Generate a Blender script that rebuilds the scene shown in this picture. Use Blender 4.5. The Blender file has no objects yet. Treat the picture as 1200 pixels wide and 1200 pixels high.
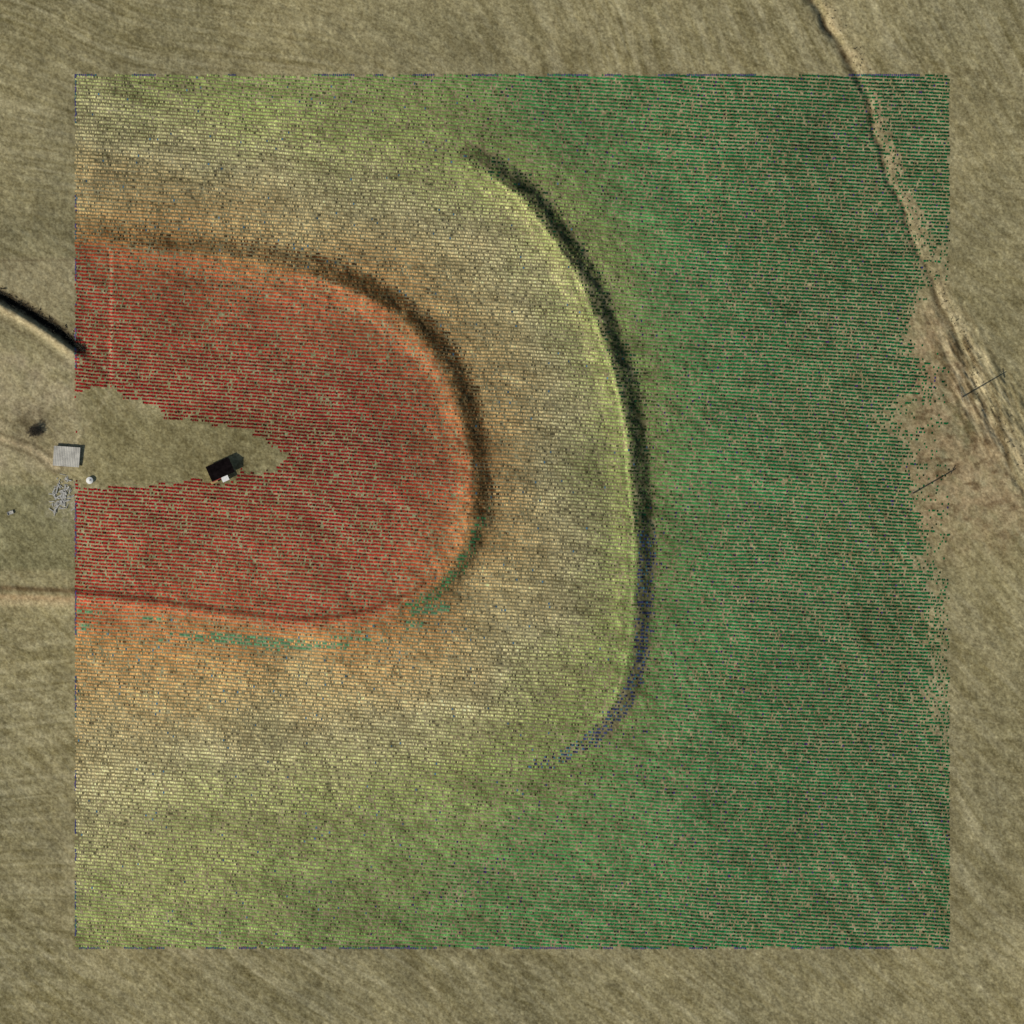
import bpy, bmesh, math, numpy as np
from mathutils import Vector, Matrix
rng=np.random.default_rng(7)
S=0.3
f32=np.float32
GAIN=1.0
# ---------------------------------------------------------------- helpers
def lin(c):
    c=np.asarray(c,dtype=np.float64)/255.0
    return np.where(c<=0.04045,c/12.92,((np.clip(c,0,None)+0.055)/1.055)**2.4)
TABS={}
def vn(u,v,seed):
    if seed not in TABS: TABS[seed]=np.random.default_rng(seed).random((256,256)).astype(f32)
    T=TABS[seed]
    iu=np.floor(u).astype(np.int32); iv=np.floor(v).astype(np.int32)
    fu=(u-iu).astype(f32); fv=(v-iv).astype(f32)
    fu=fu*fu*(3-2*fu); fv=fv*fv*(3-2*fv)
    a=T[iu&255,iv&255]; b=T[(iu+1)&255,iv&255]; c=T[iu&255,(iv+1)&255]; d=T[(iu+1)&255,(iv+1)&255]
    return ((a*(1-fu)+b*fu)*(1-fv)+(c*(1-fu)+d*fu)*fv)*2-1
def fbm(u,v,seed,o=4):
    r=0;a=1.0;t=0
    for i in range(o):
        r=r+a*vn(u*2**i+i*17.3,v*2**i+i*9.1,seed+i); t+=a; a*=0.55
    return r/t
def rot(px,py,deg):
    a=math.radians(deg); return px*math.cos(a)+py*math.sin(a), -px*math.sin(a)+py*math.cos(a)
def smooth(a,b,x):
    t=np.clip((x-a)/(b-a),0,1); return t*t*(3-2*t)
def catmull(pts,n=8):
    P=[np.array(p,float) for p in pts]; P=[2*P[0]-P[1]]+P+[2*P[-1]-P[-2]]
    out=[]
    for i in range(1,len(P)-2):
        for k in range(n):
            t=k/n
            out.append(0.5*((2*P[i])+(-P[i-1]+P[i+1])*t+(2*P[i-1]-5*P[i]+4*P[i+1]-P[i+2])*t*t+(-P[i-1]+3*P[i]-3*P[i+1]+P[i+2])*t**3))
    out.append(P[-2]); return np.array(out)
def pdist(px,py,pts,n=6):
    C=catmull(pts,n)
    best=np.full(px.shape,1e9,f32); sg=np.ones(px.shape,f32); tt=np.zeros(px.shape,f32)
    L=np.r_[0,np.cumsum(np.hypot(*(C[1:]-C[:-1]).T))]
    for i in range(len(C)-1):
        ax,ay=C[i]; dx,dy=C[i+1]-C[i]; l2=dx*dx+dy*dy
        rx=px-ax; ry=py-ay
        t=np.clip((rx*dx+ry*dy)/l2,0,1)
        d=np.hypot(rx-t*dx,ry-t*dy)
        m=d<best
        best=np.where(m,d,best); sg=np.where(m,np.where(dx*ry-dy*rx>0,1,-1),sg); tt=np.where(m,(L[i]+t*math.sqrt(l2)),tt)
    return best.astype(f32),(sg*best).astype(f32),(tt/L[-1]).astype(f32)

# ---------------------------------------------------------------- grid (one sheet, dense in the middle, reaching the horizon)
fine=np.arange(-20,1221,1.1)
o=np.array([12,30,60,110,190,320,520,850,1400,2400,4200,8000,16000,30000],float)
ax=np.concatenate([fine[0]-o[::-1],fine,fine[-1]+o])
NX=len(ax)
PX,PY=np.meshgrid(ax,ax); PX=PX.astype(f32);PY=PY.astype(f32)
ctrl=[]
def col(x,l):
    for y,e in l: ctrl.append((x,y,e))
col(90,[(90,.45),(150,.51),(220,.58),(270,.68),(300,.84),(340,.91),(430,.97),(600,.98),(680,.91),(715,.85),(750,.7),(810,.62),(880,.54),(960,.48),(1040,.43),(1110,.40)])
col(350,[(90,.34),(160,.42),(230,.52),(290,.6),(330,.76),(370,.83),(450,.95),(600,.96),(680,.90),(725,.86),(760,.66),(820,.56),(880,.49),(960,.39),(1100,.33)])
col(550,[(90,.27),(160,.33),(240,.46),(330,.54),(400,.6),(480,.68),(550,.76),(620,.7),(700,.6),(780,.55),(850,.46),(940,.34),(1100,.22)])
col(470,[(450,.87),(530,.92),(600,.91),(680,.85)])
col(640,[(150,.22),(260,.42),(400,.49),(550,.52),(700,.52),(800,.44),(900,.32),(1000,.22)])
col(710,[(350,.36),(450,.42),(600,.44),(700,.43),(820,.34)])
col(780,[(90,.12),(200,.14),(300,.18),(450,.24),(600,.25),(750,.22),(900,.19),(1100,.13)])
col(900,[(90,.06),(300,.07),(450,.09),(600,.1),(900,.1),(1100,.09)])
col(1100,[(90,.02),(300,.02),(600,.04),(900,.05),(1100,.06)])
ctrl=np.array(ctrl)
def tps(r2): return 0.5*r2*np.log(r2+1e-9)
cx=ctrl[:,0]/1000; cy=ctrl[:,1]/1000
n=len(ctrl)
K=tps((cx[:,None]-cx)**2+(cy[:,None]-cy)**2)+np.eye(n)*2e-4
P=np.c_[np.ones(n),cx,cy]
A=np.block([[K,P],[P.T,np.zeros((3,3))]])
w=np.linalg.solve(A,np.r_[ctrl[:,2],0,0,0])
gx=np.linspace(-60,1260,200)
GXX,GYY=np.meshgrid(gx,gx)
Q=np.clip(GXX,40,1150)/1000; R=np.clip(GYY,60,1140)/1000
E=w[n]+w[n+1]*Q+w[n+2]*R
for i in range(n): E+=w[i]*tps((Q-cx[i])**2+(R-cy[i])**2)
E=np.clip(E,0,1.0)
def bil(F,ux,uy):
    i=np.clip(np.floor(ux).astype(int),0,F.shape[1]-2); j=np.clip(np.floor(uy).astype(int),0,F.shape[0]-2)
    a=np.clip(ux-i,0,1); b=np.clip(uy-j,0,1)
    return (F[j,i]*(1-a)+F[j,i+1]*a)*(1-b)+(F[j+1,i]*(1-a)+F[j+1,i+1]*a)*b
sc=199/1320.0
def elev(px,py): return bil(E,(px+60)*sc,(py+60)*sc)

T1=[(60,288),(130,293),(260,305),(340,319),(410,342),(465,374),(505,416),(532,470),(546,530),(551,590),(540,640),(510,680),(460,708),(410,724),(350,729),(280,722),(200,710),(90,697),(0,693),(-60,690)]
T2=[(515,172),(560,192),(608,225),(650,275),(685,330),(708,390),(725,440),(738,500),(743,560),(748,620),(748,690),(742,760),(730,810),(705,845),(670,872),(615,892)]
CR=[(930,-50),(955,0),(1003,85),(1025,150),(1045,215),(1075,290),(1105,370),(1140,445),(1180,530),(1220,610)]
DI=[(-60,312),(0,350),(45,376),(90,408),(112,424)]
e=elev(PX,PY)
d1,s1,t1=pdist(PX,PY,T1,5)
d2,s2,t2=pdist(PX,PY,T2,4)
dc,scr,tc=pdist(PX,PY,CR,4)
dd,sd,td=pdist(PX,PY,DI,4)
o1=-s1; o2=-s2   # outward distance
wob=fbm(PX/22,PY/22,900,3)
wob2=fbm(PX/9,PY/9,910,3)
def berm(o,inn,out):
    return np.where(o<0,smooth(-inn,0,o),1-smooth(0,out,o))
w1=smooth(0.02,0.08,t1)*(0.4+0.6*smooth(0.14,0.3,t1))*(1-0.45*smooth(0.5,0.62,t1))
w2=smooth(0.0,0.12,t2)*(1-smooth(0.78,0.96,t2))*(1-0.35*smooth(0.5,0.75,t2))
h=15*e
h=h+1.75*w1*(1+.2*wob)*berm(o1-2+4*wob+3*wob2,26,27)
h=h+2.1*w2*(1+.2*wob)*berm(o2+3+4*wob+3*wob2,30,23)
h=h-0.25*np.exp(-((o1+9)/5.5)**2)*smooth(0.5,0.6,t1)
# creek: wobbling incised gully
cw=scr+7*fbm(PX/35,PY/35,321,3)
wide=np.exp(-((PY-460)/105)**2)
upw=smooth(120,60,PY)
h=h-(0.6+.8*upw+.35*wide)*np.exp(-(cw/(4+3*wide+2.5*upw))**2)*(0.6+.6*fbm(PX/20,PY/20,322,2))
gul=np.exp(-((cw+10)/(10+32*wide))**2)
ru,rv=rot(PX,PY,62)
h=h+gul*0.9*wide*fbm(ru/26,rv/7,330,4)
# ditch on left
h=h-2.6*np.exp(-((sd+4+3*wob)/6.0)**2)*(1-smooth(0.75,1,td))
h=h+1.0*np.exp(-((sd-7)/6)**2)*(1-smooth(0.8,1,td))
# grass micro relief
white=np.random.default_rng(11).standard_normal(PX.shape).astype(f32)
grain=vn(PX/2.3,PY/2.3,50)*0.6+vn(PX/4.7,PY/4.7,51)*0.7
near=(np.abs(PX-600)<640)&(np.abs(PY-600)<640)
h=h+np.where(near,0.085*grain,0)+0.16*fbm(PX/14,PY/14,60,3)
H=h.astype(f32)
# ---------------------------------------------------------------- ground colour (soil / dry grass tones, plus painted shade and sunlit edges)
C=np.empty(PX.shape+(3,),f32); C[:]=(134,125,91)
def addl(m,amt):
    a=np.broadcast_to(np.asarray(amt,f32),(3,))
    for k in range(3): C[...,k]+=m*a[k]
def mix(m,c):
    for k in range(3): C[...,k]=C[...,k]*(1-m)+c[k]*m
addl(fbm(PX/160,PY/160,70,4),(16,14,10))
addl(fbm(PX/30,PY/30,75,3),(13,12,9))
def streak(deg,sx,sy,seed,bend=18):
    wx=PX+bend*vn(PX/180,PY/180,seed+40); wy=PY+bend*vn(PX/180,PY/180,seed+41)
    u,v=rot(wx,wy,deg); return vn(u/sx,v/sy,seed)*0.55+vn(u/(sx*.6),v/(sy*.45),seed+1)*0.6+vn(u/(sx*.25),v/(sy*.3),seed+2)*.4
mt=smooth(160,60,PY)*smooth(420,700,PX)
mr=smooth(850,1060,PX)*smooth(330,520,PY)
mb=smooth(1040,1130,PY)*(1-mr)
ml=smooth(650,200,PX)*smooth(330,200,PY)
mll=smooth(140,60,PX)*smooth(690,760,PY)
addl(streak(66,90,7,80)*mt,17)
addl(streak(50,90,8,84)*mr,15)
addl(streak(38,120,6,88)*mb,13)
addl(streak(9,130,6,92,30)*ml,16)
addl(streak(-6,110,7,96)*mll,14)
addl(streak(35,120,8,99,40)*(1-mt)*(1-mr)*(1-ml),9)
addl(streak(20,60,4,101,40),6)
addl(streak(72,170,14,104)*smooth(500,560,PY),4)
yard=smooth(100,80,PX)*smooth(395,430,PY)*smooth(560,545,PY)
mix(np.clip(yard*(0.5+0.7*fbm(PX/20,PY/20,110,4)),0,.8),(160,147,116))
mix(smooth(91,87,PX)*smooth(566,572,PY)*smooth(672,664,PY)*0.5,(104,102,72))
mix(smooth(90,86,PX)*smooth(298,306,PY)*smooth(420,340,PY)*0.5,(150,138,106))
mix(np.exp(-((PY-306+0.02*PX)/1.3)**2)*smooth(92,88,PX)*0.5,(112,100,72))
mix(np.exp(-((PX-130)/2.2)**2)*smooth(290,300,PY)*smooth(455,440,PY)*0.8,(186,168,128))
mix(np.exp(-((PY-706-0.02*PX)/4.5)**2)*smooth(110,70,PX)*0.6,(178,160,122))
TR=[(-30,500),(0,514),(40,528),(66,548)]
dt,_,_=pdist(PX,PY,TR,4)
mix(np.exp(-(dt/3.2)**2)*.7,(178,160,124))
mix(np.exp(-((dt-6)/2.2)**2)*.5,(96,84,60))
TR2=[(90,515),(115,480),(132,452)]
dt2,_,_=pdist(PX,PY,TR2,4); mix(np.exp(-(dt2/2.4)**2)*.35,(172,158,122))
mix(np.exp(-(((PX-38)/24)**2+((PY-498)/20)**2))*np.clip(0.6+0.6*fbm(PX/7,PY/7,120,3),0,1),(78,68,48))
mix(np.clip(np.exp(-(((PX-75)/26)**2+((PY-590)/20)**2))*(0.4+0.9*fbm(PX/5,PY/5,125,3)),0,1),(170,162,138))
mix(smooth(340,300,PX)*smooth(90,130,PX)*smooth(470,500,PY)*smooth(575,560,PY)*.5,(112,104,70))
mix(np.exp(-(((PX-262)/34)**2+((PY-551)/17)**2))*np.clip(.45+.7*fbm(PX/8,PY/8,128,3),0,1),(74,66,42))
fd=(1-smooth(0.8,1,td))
mix(np.clip(np.exp(-((sd+5+3*wob)/6.5)**2)*1.1*fd,0,.93),(40,34,25))  # dark ditch soil, with the bank's shade painted in
mix(np.exp(-((sd-9)/5.5)**2)*.65*fd,(186,168,128))  # sun-facing side of the bank painted lighter
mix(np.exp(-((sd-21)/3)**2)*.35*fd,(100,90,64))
# terraces: dark grass, with slope shade and sunlit crests painted in
mix(np.clip(np.exp(-((o1-15)/12)**2)*w1*(0.7+.7*wob)*smooth(.68,.5,t1),0,.65),(84,66,36))  # inner terrace face: dark grass plus painted slope shade
mix(np.exp(-((o1+2)/4.5)**2)*w1*.45*smooth(.9,.6,t1),(178,140,98))  # sunlit crest painted pale
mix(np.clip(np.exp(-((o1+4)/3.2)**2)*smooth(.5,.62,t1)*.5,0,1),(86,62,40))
mix(np.clip(np.exp(-((o1-6)/4)**2)*smooth(.6,.75,t1)*.5,0,1),(184,150,112))  # sun-facing lower slope painted lighter
mix(np.clip(np.exp(-((o2-10)/9)**2)*w2*(0.65+.7*wob),0,.65),(62,64,36))  # outer terrace face: dark grass plus painted slope shade
mix(np.exp(-((o2+7)/2.4)**2)*w2*.7,(190,178,124))  # outer crest's sunlit line painted in
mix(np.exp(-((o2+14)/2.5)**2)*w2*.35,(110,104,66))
# creek / eroded gully
brk=np.clip(0.5+0.9*fbm(PX/16,PY/16,140,4),0,1)
mix(np.clip(np.exp(-((cw+9)/(9+6*wide))**2)*brk*.8,0,.8),(174,156,118))
mix(np.clip(np.exp(-((cw-1)/(3.0))**2)*brk*(.75+.25*upw),0,.85),(78,66,44))  # gully shadow painted as a dark line along the channel
mW=smooth(1045,1085,PX+24*fbm(PX/22,PY/22,151,3))*smooth(335,380,PY)*smooth(690,560,PY)
mix(np.clip(mW*smooth(-5,12,cw)*(0.5+.8*fbm(PX/14,PY/14,152,4)),0,.75),(160,138,104))
mix(np.clip(mW*smooth(-5,12,cw)*(fbm(PX/11,PY/7,156,4)*1.5-.1),0,.6),(96,78,54))
st=fbm(ru/24,rv/5,160,3)
mix(np.clip(wide*np.exp(-(cw/34)**2)*np.clip(st*2.2,0,1),0,.75),(190,174,134))
mix(np.clip(wide*np.exp(-(cw/34)**2)*np.clip(-st*2.2-.1,0,1),0,.7),(92,78,52))
# grass grain
g=white*7.5+vn(PX/2.6,PY/2.6,171)*11+vn(PX/5.5,PY/5.5,172)*9+vn(PX/11,PY/11,173)*6
addl(np.where(near,g,0),(1,1,.85))
C=np.clip(C,8,245)
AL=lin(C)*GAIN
LUM=(C.mean(-1)/116.0).astype(f32)

X=(PX-600)*S; Y=(600-PY)*S
co=np.stack([X,Y,H],-1).reshape(-1,3).astype(f32)
idx=np.arange(NX*NX).reshape(NX,NX)
q=np.stack([idx[:-1,:-1],idx[1:,:-1],idx[1:,1:],idx[:-1,1:]],-1).reshape(-1,4)
def mkmesh(name,co,q,cols,mat,domain='POINT'):
    me=bpy.data.meshes.new(name)
    me.vertices.add(len(co)); me.vertices.foreach_set('co',co.ravel())
    me.loops.add(q.size); me.loops.foreach_set('vertex_index',q.ravel().astype(np.int32))
    me.polygons.add(len(q)); me.polygons.foreach_set('loop_start',np.arange(0,q.size,4,dtype=np.int32))
    me.update(calc_edges=True)
    a=me.color_attributes.new('Col','FLOAT_COLOR','POINT')
    rgba=np.ones((len(co),4),f32); rgba[:,:3]=cols; a.data.foreach_set('color',rgba.ravel())
    me.materials.append(mat)
    ob=bpy.data.objects.new(name,me); bpy.context.collection.objects.link(ob); return ob
def attrmat(name,noise=None,rough=1.0):
    m=bpy.data.materials.new(name); m.use_nodes=True; nt=m.node_tree; b=nt.nodes['Principled BSDF']
    b.inputs['Roughness'].default_value=rough; b.inputs['Specular IOR Level'].default_value=0.0
    at=nt.nodes.new('ShaderNodeAttribute'); at.attribute_name='Col'
    if noise:
        tc=nt.nodes.new('ShaderNodeTexCoord'); nz=nt.nodes.new('ShaderNodeTexNoise'); nz.inputs['Scale'].default_value=noise[0]; nz.inputs['Detail'].default_value=5
        nt.links.new(tc.outputs['Object'],nz.inputs['Vector'])
        mr=nt.nodes.new('ShaderNodeMapRange'); mr.inputs['From Min'].default_value=.3; mr.inputs['From Max'].default_value=.7
        mr.inputs['To Min'].default_value=1-noise[1]; mr.inputs['To Max'].default_value=1+noise[1]
        nt.links.new(nz.outputs['Fac'],mr.inputs['Value'])
        mx=nt.nodes.new('ShaderNodeVectorMath'); mx.operation='SCALE'
        nt.links.new(at.outputs['Color'],mx.inputs[0]); nt.links.new(mr.outputs['Result'],mx.inputs['Scale'])
        nt.links.new(mx.outputs[0],b.inputs['Base Color'])
    else: nt.links.new(at.outputs['Color'],b.inputs['Base Color'])
    return m
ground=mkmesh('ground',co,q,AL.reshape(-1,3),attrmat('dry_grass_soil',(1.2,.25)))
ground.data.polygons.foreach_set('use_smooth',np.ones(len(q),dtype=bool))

k0=len(o); fs=slice(k0,k0+len(fine))
def gs(F,px,py): return bil(F[fs,fs],(px+20)/1.1,(py+20)/1.1)
def gz(px,py): return float(gs(H,np.array([float(px)]),np.array([float(py)]))[0])
# ---------------------------------------------------------------- lidar point cloud
ROW=4.1; PIT=1.85
rows=np.arange(-60,1300,ROW); colsx=np.arange(86,1115,PIT)
RX,RY=np.meshgrid(colsx,rows)
RY=RY+ (RX-88)*0.066 - 0.00001*(RX-600)**2 - 50
RX=RX+((np.arange(len(rows))*0.37)%1)[:,None]*PIT
RX=RX.ravel();RY=RY.ravel()
RY=RY+1.0*vn(RX/60,RY/60,200)+2.2*vn(RX/200,RY/200,201)
RX=RX+rng.normal(0,.2,RX.size); RY=RY+rng.normal(0,.2,RX.size)
keep=(RX>88)&(RX<1112.5)&(RY>88)&(RY<1111)
keep&=rng.random(RX.size)>0.07
RX=RX[keep];RY=RY[keep]
HOLE=[(85,458),(128,452),(150,468),(188,478),(200,492),(250,496),(285,503),(315,516),(332,536),(322,551),(290,557),(280,551),(262,572),(232,560),(205,567),(150,569),(110,572),(85,570)]
def inpoly(x,y,poly):
    r=np.zeros(x.shape,bool); m=len(poly)
    for i in range(m):
        x1,y1=poly[i]; x2,y2=poly[(i+1)%m]
        c=((y1>y)!=(y2>y))&(x<(x2-x1)*(y-y1)/((y2-y1)+1e-9)+x1); r^=c
    return r
jx=RX+5*vn(RX/6,RY/6,210)+7*vn(RX/15,RY/15,212); jy=RY+3.5*vn(RX/6,RY/6,211)
hole=inpoly(jx,jy,HOLE)
ky=[80,225,290,340,400,440,470,495,510,545,575,610,660,700,760,800,860,900,1120]
kx=[1130,1120,1100,1080,1062,1080,1056,1036,1060,1056,1066,1084,1080,1090,1094,1088,1104,1120,1130]
lim=np.interp(RY,ky,kx)+30*fbm(RX/22,RY/9,220,5)+rng.normal(0,3,RX.size)
pr=smooth(9,-9,RX-lim)
soft=smooth(90,0,RX-lim)*smooth(380,460,RY)*smooth(840,780,RY)*(0.10+.35*(vn(RX/14,RY/8,222)>.25))
soft=np.maximum(soft,smooth(130,0,RX-lim)*smooth(690,740,RY)*.45)
soft=np.maximum(soft,(RY<330)*.9*smooth(30,0,RX-lim))
pr=np.maximum(pr,soft)
cwp=gs(cw,RX,RY)
pr=np.where(RY<420,pr*(1-0.6*np.exp(-((cwp+8)/12)**2)*smooth(90,160,RY)-0.25*np.exp(-((cwp+6)/13)**2)*(RY>225)),pr)
keep=(~hole)&(rng.random(RX.size)<pr)
RX=RX[keep];RY=RY[keep]
ee=elev(RX,RY); O1=gs(o1,RX,RY); O2=gs(o2,RX,RY); TT1=gs(t1,RX,RY); TT2=gs(t2,RX,RY); W2=gs(w2,RX,RY); W1=gs(w1,RX,RY)
ee=ee+0.035*np.tanh(-(O1-4)/5)*np.exp(-(O1/40)**2)
ee=np.clip(ee+rng.normal(0,.01,ee.size)+0.02*vn(RX/40,RY/40,230),0,1)
ramp_t=np.linspace(0,1,11)
ramp=np.array([(10,80,44),(22,102,54),(66,130,68),(116,148,76),(152,164,92),(190,180,130),(194,160,104),(190,132,74),(174,84,50),(158,50,36),(132,20,26)],float)
pc=np.stack([np.interp(ee,ramp_t,ramp[:,k]) for k in range(3)],-1)
br=np.where(rng.random(ee.size)<.10,rng.uniform(.45,.75,ee.size),rng.uniform(.9,1.12,ee.size))
br=br*(1+.10*vn(RX/300,(RY-RX*.066)/9,240))*np.clip(gs(LUM,RX,RY),.55,1.4)**.9
pc=pc*br[:,None]
r=rng.random(ee.size)
def put(m,c): pc[m]=np.array(c)*rng.uniform(.75,1.15,(m.sum(),1))
put((r<.014)&(ee<.3),(48,44,92)); put((r<.02)&(ee<.2)&(r>.014),(20,40,46))
put((r<.006)&(ee>.3)&(ee<.75),(70,110,130))
r=rng.random(ee.size); rn=vn(RX/9,RY/5,250); rs=vn(RX/45,(RY-RX*.066)/2.6,251)
put((O1>6+4*rn)&(O1<20+5*rn)&(TT1>.44)&(TT1<.6)&(r<.5*smooth(.44,.48,TT1)),(70,128,78))
put((O1>17)&(O1<36+8*rn)&(TT1>=.57)&(r<.8)&(rs>.12),(92,142,98))
z=(O2>0+4*rn)&(O2<17+5*rn)&(RY>588)&(RX>625)
put(z&(r<.7*smooth(585,660,RY)*(1-.7*smooth(.85,.98,TT2))),(62,70,104)); put(z&(r<.14),(60,110,120)); put(z&(r>.9),(38,38,58))
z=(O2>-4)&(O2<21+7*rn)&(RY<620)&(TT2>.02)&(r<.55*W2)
put(z,(42,64,32)); put(z&(rn>.35),(30,76,44))  # shade of the outer terrace face put into point colours
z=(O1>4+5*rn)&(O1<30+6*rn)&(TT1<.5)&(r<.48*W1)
put(z,(116,74,38)); put(z&(rn>.3),(76,54,30))  # shade of the inner terrace face put into point colours
thin=((O2>0)&(O2<20)&(W2>.2)&(rng.random(ee.size)<.3))
RX=RX[~thin];RY=RY[~thin];pc=pc[~thin]
def rim(xs,ys):
    global RX,RY,pc
    m=vn(xs/17,ys/17,260)>.0
    xs=xs[m];ys=ys[m]
    c=np.array([(64,66,104),(88,76,116),(60,98,100)],float)[rng.integers(0,3,xs.size)]
    RX=np.r_[RX,xs];RY=np.r_[RY,ys];pc=np.r_[pc,c]
tx=np.arange(88,1112,2.4)
rim(tx,88+0*tx+rng.normal(0,.25,tx.size)); rim(tx+.5,1111+rng.normal(0,.25,tx.size))
m=(tx<440)|(tx>580); rim(88.5+rng.normal(0,.3,m.sum()),tx[m])
nP=len(RX)
zc=gs(H,RX,RY)
hx=(gs(H,RX+2,RY)-gs(H,RX-2,RY))/4; hy=(gs(H,RX,RY+2)-gs(H,RX,RY-2))/4
sx=rng.uniform(.8,1.0,nP)*.86; sy=rng.uniform(.85,1.05,nP)*1.14
V=np.empty((nP,4,3),f32)
for k,(a,b) in enumerate([(-1,1),(1,1),(1,-1),(-1,-1)]):
    dx=a*sx; dy=b*sy
    V[:,k,0]=(RX+dx-600)*S; V[:,k,1]=(600-RY-dy)*S; V[:,k,2]=zc+.1+hx*dx+hy*dy
pcl=lin(np.clip(pc,3,235))*GAIN
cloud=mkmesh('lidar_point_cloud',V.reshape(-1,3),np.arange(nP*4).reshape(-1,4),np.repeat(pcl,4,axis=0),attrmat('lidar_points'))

# ---------------------------------------------------------------- objects
def mat(name,c,rough=.85,bump=6.0,var=.2,metal=0,spec=.3):
    m=bpy.data.materials.new(name); m.use_nodes=True; nt=m.node_tree; b=nt.nodes['Principled BSDF']
    b.inputs['Roughness'].default_value=rough; b.inputs['Metallic'].default_value=metal; b.inputs['Specular IOR Level'].default_value=spec
    tc=nt.nodes.new('ShaderNodeTexCoord'); nz=nt.nodes.new('ShaderNodeTexNoise'); nz.inputs['Scale'].default_value=bump; nz.inputs['Detail'].default_value=6
    cr=nt.nodes.new('ShaderNodeValToRGB'); c=np.array(c)
    cr.color_ramp.elements[0].position=.3; cr.color_ramp.elements[1].position=.7
    cr.color_ramp.elements[0].color=(*(c*(1-var)),1); cr.color_ramp.elements[1].color=(*np.clip(c*(1+var),0,1),1)
    nt.links.new(tc.outputs['Object'],nz.inputs['Vector']); nt.links.new(nz.outputs['Fac'],cr.inputs['Fac']); nt.links.new(cr.outputs['Color'],b.inputs['Base Color'])
    return m
M_black=mat('shadow_black_roof',(.007,.005,.005),1,.8,.5,spec=0)  # near-black roof colour stands in for the building's cast shadow
M_white=mat('white_paint',(.66,.65,.6),.8,1.5,.15)
M_metal=mat('weathered_metal_roof',(.42,.40,.34),.7,.5,.25)
M_wood=mat('weathered_wood',(.13,.10,.07),.9,3)
M_dark=mat('dark_opening',(.02,.02,.02),.4)
M_twig=mat('bare_twigs',(.06,.048,.032),.95,2)
M_pale=mat('pale_debris',(.34,.33,.29),.9,2,.4)
M_conc=mat('concrete_pad',(.33,.32,.28),.9,1)
M_ochre=mat('ochre_paint',(.35,.25,.10))
def link(ob,parent=None):
    bpy.context.collection.objects.link(ob)
    if parent: ob.parent=parent
    return ob
def empty(name,px,py,ang=0,dz=0):
    e_=bpy.data.objects.new(name,None); e_.location=((px-600)*S,(600-py)*S,gz(px,py)+dz); e_.rotation_euler=(0,0,math.radians(ang)); return link(e_)
def boxm(bm,c,s,rz=0,rx=0,ry=0):
    M=Matrix.Translation(c)@Matrix.Rotation(rz,4,'Z')@Matrix.Rotation(rx,4,'X')@Matrix.Rotation(ry,4,'Y')@Matrix.Diagonal((*s,1))
    bmesh.ops.create_cube(bm,size=1,matrix=M)
def obj(name,bm,m,parent=None):
    me=bpy.data.meshes.new(name); bm.to_mesh(me); bm.free(); me.materials.append(m); return link(bpy.data.objects.new(name,me),parent)
def box(name,c,s,m,parent,rz=0,rx=0,ry=0):
    bm=bmesh.new(); boxm(bm,c,s,rz,rx,ry); 
    bmesh.ops.bevel(bm,geom=bm.edges[:],offset=min(s)*.08,segments=1,affect='EDGES'); return obj(name,bm,m,parent)
def house(name,px,py,ang,L,W,hh,rise,mw,mr):
    p=empty(name,px,py,ang,-.25)
    bm=bmesh.new()
    vs=[bm.verts.new(v) for v in [(-L/2,-W/2,0),(L/2,-W/2,0),(L/2,W/2,0),(-L/2,W/2,0),(-L/2,-W/2,hh),(L/2,-W/2,hh),(L/2,W/2,hh),(-L/2,W/2,hh),(-L/2,0,hh+rise),(L/2,0,hh+rise)]]
    for f in [(0,1,5,4),(2,3,7,6),(1,2,6,9,5),(3,0,4,8,7)]: bm.faces.new([vs[i] for i in f])
    obj('walls',bm,mw,p)
    sl=math.atan2(rise,W/2); ln=math.hypot(rise,W/2)+.4
    for sgn,nm in((-1,'roof_slope_a'),(1,'roof_slope_b')):
        box(nm,(0,sgn*(W/4+.14),hh+rise/2-.02),(L+.6,ln,.14),mr,p,rx=-sgn*sl)
    box('ridge_cap',(0,0,hh+rise+.12),(L+.62,.3,.1),mr,p)
    box('door',(L*.1,-W/2-.03,1.05),(1.0,.08,2.1),M_dark,p)
    for i,xx in enumerate((-L*.3,L*.38)): box('window_%d'%(i+1),(xx,-W/2-.03,1.7),(.8,.08,.9),M_dark,p)
    box('side_window',(L/2+.03,0,1.7),(.08,1,.9),M_dark,p)
    return p
p=house('dark_roof_house',258,550,24,8.2,5.0,2.5,.9,M_white,M_black)  # black roof sized to cover the building's dark shadow area
box('porch_roof',(.3,-3.6,2.3),(2.5,2.1,.16),M_white,p)
for i,(a,b) in enumerate([(-.8,-4.4),(1.4,-4.4)]): box('porch_post_%d'%(i+1),(a,b,1.1),(.15,.15,2.2),M_wood,p)
box('porch_step',(.3,-3.5,.35),(2.4,1.9,.3),M_conc,p)
box('ochre_lean_to',(-3.6,-3.2,.9),(2.6,1.0,1.5),M_ochre,p)
box('red_roof_trim',(-2.6,-2.95,2.36),(3.4,.35,.1),mat('rust_trim',(.25,.04,.03)),p)
p=empty('metal_roof_shed',78,535,-4,-.2)
bm=bmesh.new(); boxm(bm,(0,0,.6),(8.6,6.2,1.2)); obj('walls',bm,M_conc,p)
bm=bmesh.new(); boxm(bm,(0,0,1.35),(9.3,7.0,.12),0,math.radians(2))
for i in range(16): boxm(bm,(-4.5+i*.6,0,1.44),(.07,6.95,.07),0,math.radians(2))
obj('corrugated_roof',bm,M_metal,p)
box('sliding_door',(1,-3.14,.6),(2.6,.08,1.1),M_wood,p); box('window_1',(-2.8,-3.14,.75),(1.1,.08,.5),M_dark,p)
p=empty('water_cistern',105,563,0,0)
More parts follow.
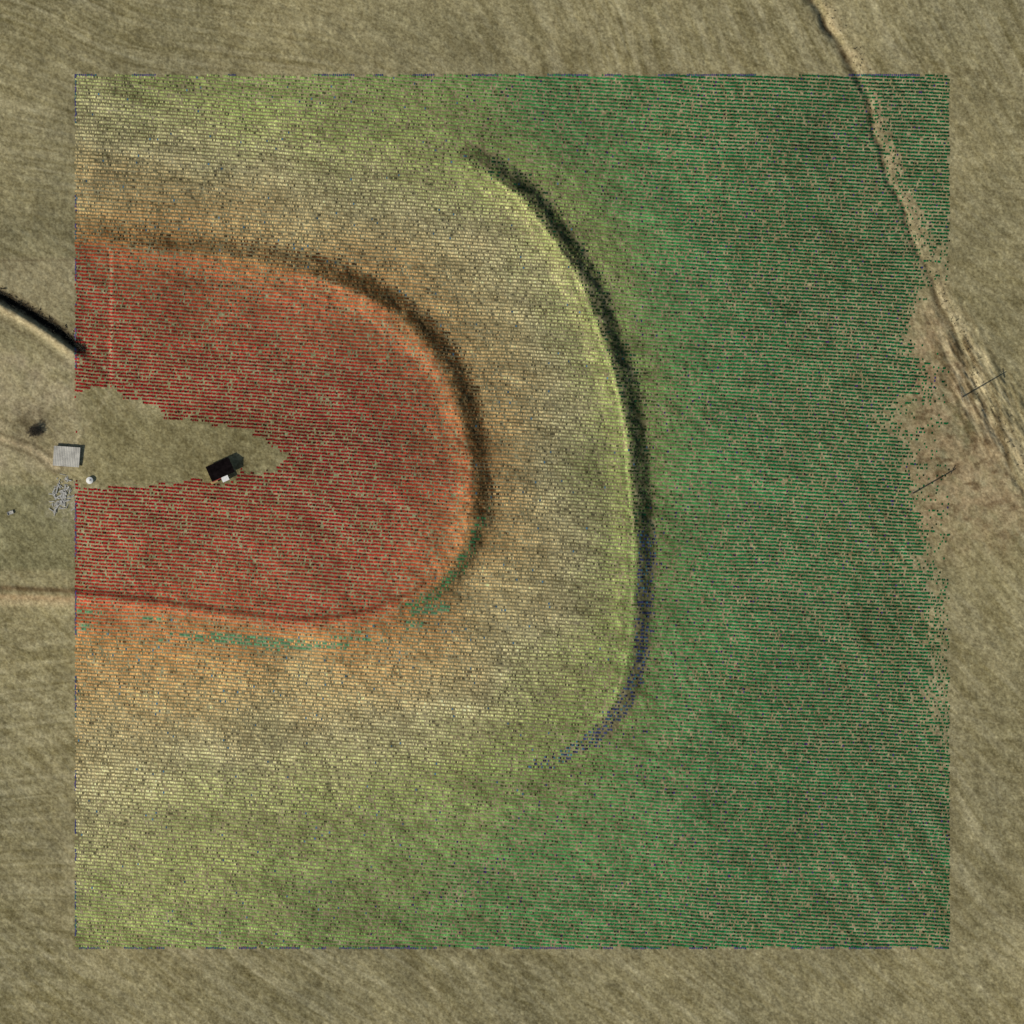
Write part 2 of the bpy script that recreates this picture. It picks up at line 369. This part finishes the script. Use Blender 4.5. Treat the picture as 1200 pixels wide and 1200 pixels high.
bm=bmesh.new(); bmesh.ops.create_cone(bm,cap_ends=True,segments=24,radius1=1.2,radius2=1.2,depth=.9,matrix=Matrix.Translation((0,0,.4)))
bmesh.ops.create_cone(bm,cap_ends=True,segments=24,radius1=1.24,radius2=.3,depth=.3,matrix=Matrix.Translation((0,0,1.0))); obj('tank_body',bm,M_white,p)
bm=bmesh.new(); bmesh.ops.create_cone(bm,cap_ends=True,segments=12,radius1=.28,radius2=.28,depth=.2,matrix=Matrix.Translation((0,0,1.2))); obj('hatch',bm,M_metal,p)
p=empty('water_trough',12,601,20,0)
for i,(c,s) in enumerate([((0,.55,.25),(2.2,.12,.5)),((0,-.55,.25),(2.2,.12,.5)),((1.04,0,.25),(.12,.98,.5)),((-1.04,0,.25),(.12,.98,.5)),((0,0,.1),(1.96,.98,.1))]): box('panel_%d'%(i+1),c,s,M_pale,p)
bm=bmesh.new()
for i in range(110):
    t=rng.normal(0,1); x=.8*t+rng.normal(0,1.5); y=2.6*t+rng.normal(0,1.3)
    L=rng.uniform(.4,2.4); boxm(bm,(x,y,rng.uniform(.05,.3)),(L,rng.uniform(.12,.5),rng.uniform(.05,.12)),rng.normal(.9,.9),rng.normal(0,.15),rng.normal(0,.1))
ob=obj('scrap_debris_pile',bm,M_pale); ob.location=((71-600)*S,(600-583)*S,gz(71,583))
def pole(name,px,py,hgt,ang):
    p=empty(name,px,py,ang,-.3)
    bm=bmesh.new(); bmesh.ops.create_cone(bm,cap_ends=True,segments=12,radius1=.3,radius2=.2,depth=hgt,matrix=Matrix.Translation((0,0,hgt/2))); obj('pole_shaft',bm,M_wood,p)
    box('crossarm',(0,.2,hgt-.6),(3.4,.2,.22),M_wood,p)
    for i,x in enumerate((-1.55,-.7,.7,1.55)):
        bm=bmesh.new(); bmesh.ops.create_cone(bm,cap_ends=True,segments=10,radius1=.09,radius2=.06,depth=.25,matrix=Matrix.Translation((x,.2,hgt-.37))); obj('insulator_%d'%(i+1),bm,M_white,p)
    for sg in(-1,1): box('brace_%d'%(sg+2),(sg*.5,.3,hgt-1.0),(1.2,.06,.08),M_wood,p,ry=-sg*.7)
    return p
pA=pole('utility_pole',1128,465,12.4,100); pB=pole('utility_pole',1070,578,12.2,63)
def tree(name,px,py,H0,seed,spread=1.0):
    r=np.random.default_rng(seed); vs=[];fs=[]
    def seg(a,b,ra,rb):
        d=(b-a); 
        if d.length<1e-4: return
        d.normalize(); u=d.orthogonal().normalized(); v=d.cross(u); n0=len(vs); k=5
        for c,rr in((a,ra),(b,rb)):
            for i in range(k): th=2*math.pi*i/k; vs.append(c+(u*math.cos(th)+v*math.sin(th))*rr)
        for i in range(k): fs.append((n0+i,n0+(i+1)%k,n0+k+(i+1)%k,n0+k+i))
    def grow(a,d,L,ra,lv):
        b=a+d*L; seg(a,b,ra,ra*.7)
        if lv==0: return
        for i in range(int(r.integers(3,5))):
            nd=(d+Vector(r.normal(0,.9*spread,3))+Vector((0,0,.04))).normalized()
            grow(a+(b-a)*r.uniform(.55,1),nd,L*r.uniform(.7,.92),max(ra*.6,.022),lv-1)
    for k in range(3): grow(Vector((k*.6,0,0)),Vector((r.normal(0,.6),r.normal(0,.6),1)).normalized(),H0*.28,H0*.035,5)
    me=bpy.data.meshes.new(name); me.from_pydata(vs,[],fs); me.materials.append(M_twig)
    ob=link(bpy.data.objects.new(name,me)); ob.location=((px-600)*S,(600-py)*S,gz(px,py)-.1); return ob
tree('bare_tree',36,500,5.4,3)
def scrub(name,pts,m,hs=(.3,.9)):
    vs=[];fs=[]
    for (px,py) in pts:
        z0=gz(px,py); c=Vector(((px-600)*S,(600-py)*S,z0-.05)); hh=rng.uniform(*hs)
        for k in range(9):
            d=Vector((rng.normal(0,.6),rng.normal(0,.6),rng.uniform(.4,1))).normalized()*hh*rng.uniform(.6,1.2)
            sde=d.orthogonal().normalized()*hh*.14
            n0=len(vs); vs+= [c-sde,c+sde,c+d*.6+sde*1.3,c+d]; fs.append((n0,n0+1,n0+2,n0+3))
    me=bpy.data.meshes.new(name); me.from_pydata(vs,[],fs); me.materials.append(m); return link(bpy.data.objects.new(name,me))
pts=[]
Cd=catmull(DI,40)
for i in range(420):
    c=Cd[rng.integers(0,len(Cd)-20)]; pts.append((c[0]+rng.normal(3,3.6),c[1]+rng.normal(-4,3.6)))
pts=[p for p in pts if -18<p[0]<100]
scrub('ditch_scrub',pts,mat('dark_scrub',(.03,.028,.018),.95,1),(.4,1.3))
Cc=catmull(CR,60); pts=[]
for i in range(500):
    c=Cc[rng.integers(0,len(Cc))]; pts.append((c[0]+rng.normal(8,6),c[1]+rng.normal(-2,7)))
pts=[p for p in pts if -15<p[0]<1215 and -15<p[1]<1215]
scrub('gully_scrub',pts,mat('dry_scrub',(.12,.10,.055),.95,1),(.2,.6))

# ---------------------------------------------------------------- light, sky, camera
az=math.radians(180+30); el=math.radians(35)
d=Vector((math.cos(az)*math.cos(el),math.sin(az)*math.cos(el),math.sin(el)))
sun=bpy.data.lights.new('sun','SUN'); sun.energy=4.2; sun.angle=math.radians(.5); sun.color=(1,.95,.87)
so=link(bpy.data.objects.new('sun',sun)); so.rotation_euler=d.to_track_quat('Z','Y').to_euler(); so.location=d*300
w_=bpy.data.worlds.new('World'); bpy.context.scene.world=w_; w_.use_nodes=True; nt=w_.node_tree
sk=nt.nodes.new('ShaderNodeTexSky'); sk.sky_type='NISHITA'; sk.sun_disc=False; sk.sun_elevation=el; sk.sun_rotation=math.atan2(d.x,d.y)
nt.links.new(sk.outputs['Color'],nt.nodes['Background'].inputs['Color']); nt.nodes['Background'].inputs['Strength'].default_value=.08
cam=bpy.data.cameras.new('camera'); cam.type='ORTHO'; cam.ortho_scale=1200*S; cam.clip_end=30000
c_=link(bpy.data.objects.new('camera',cam)); c_.location=(0,0,400); bpy.context.scene.camera=c_
sc_=bpy.context.scene; sc_.view_settings.view_transform='Standard'; sc_.view_settings.look='None'; sc_.view_settings.exposure=0
print('points',nP)
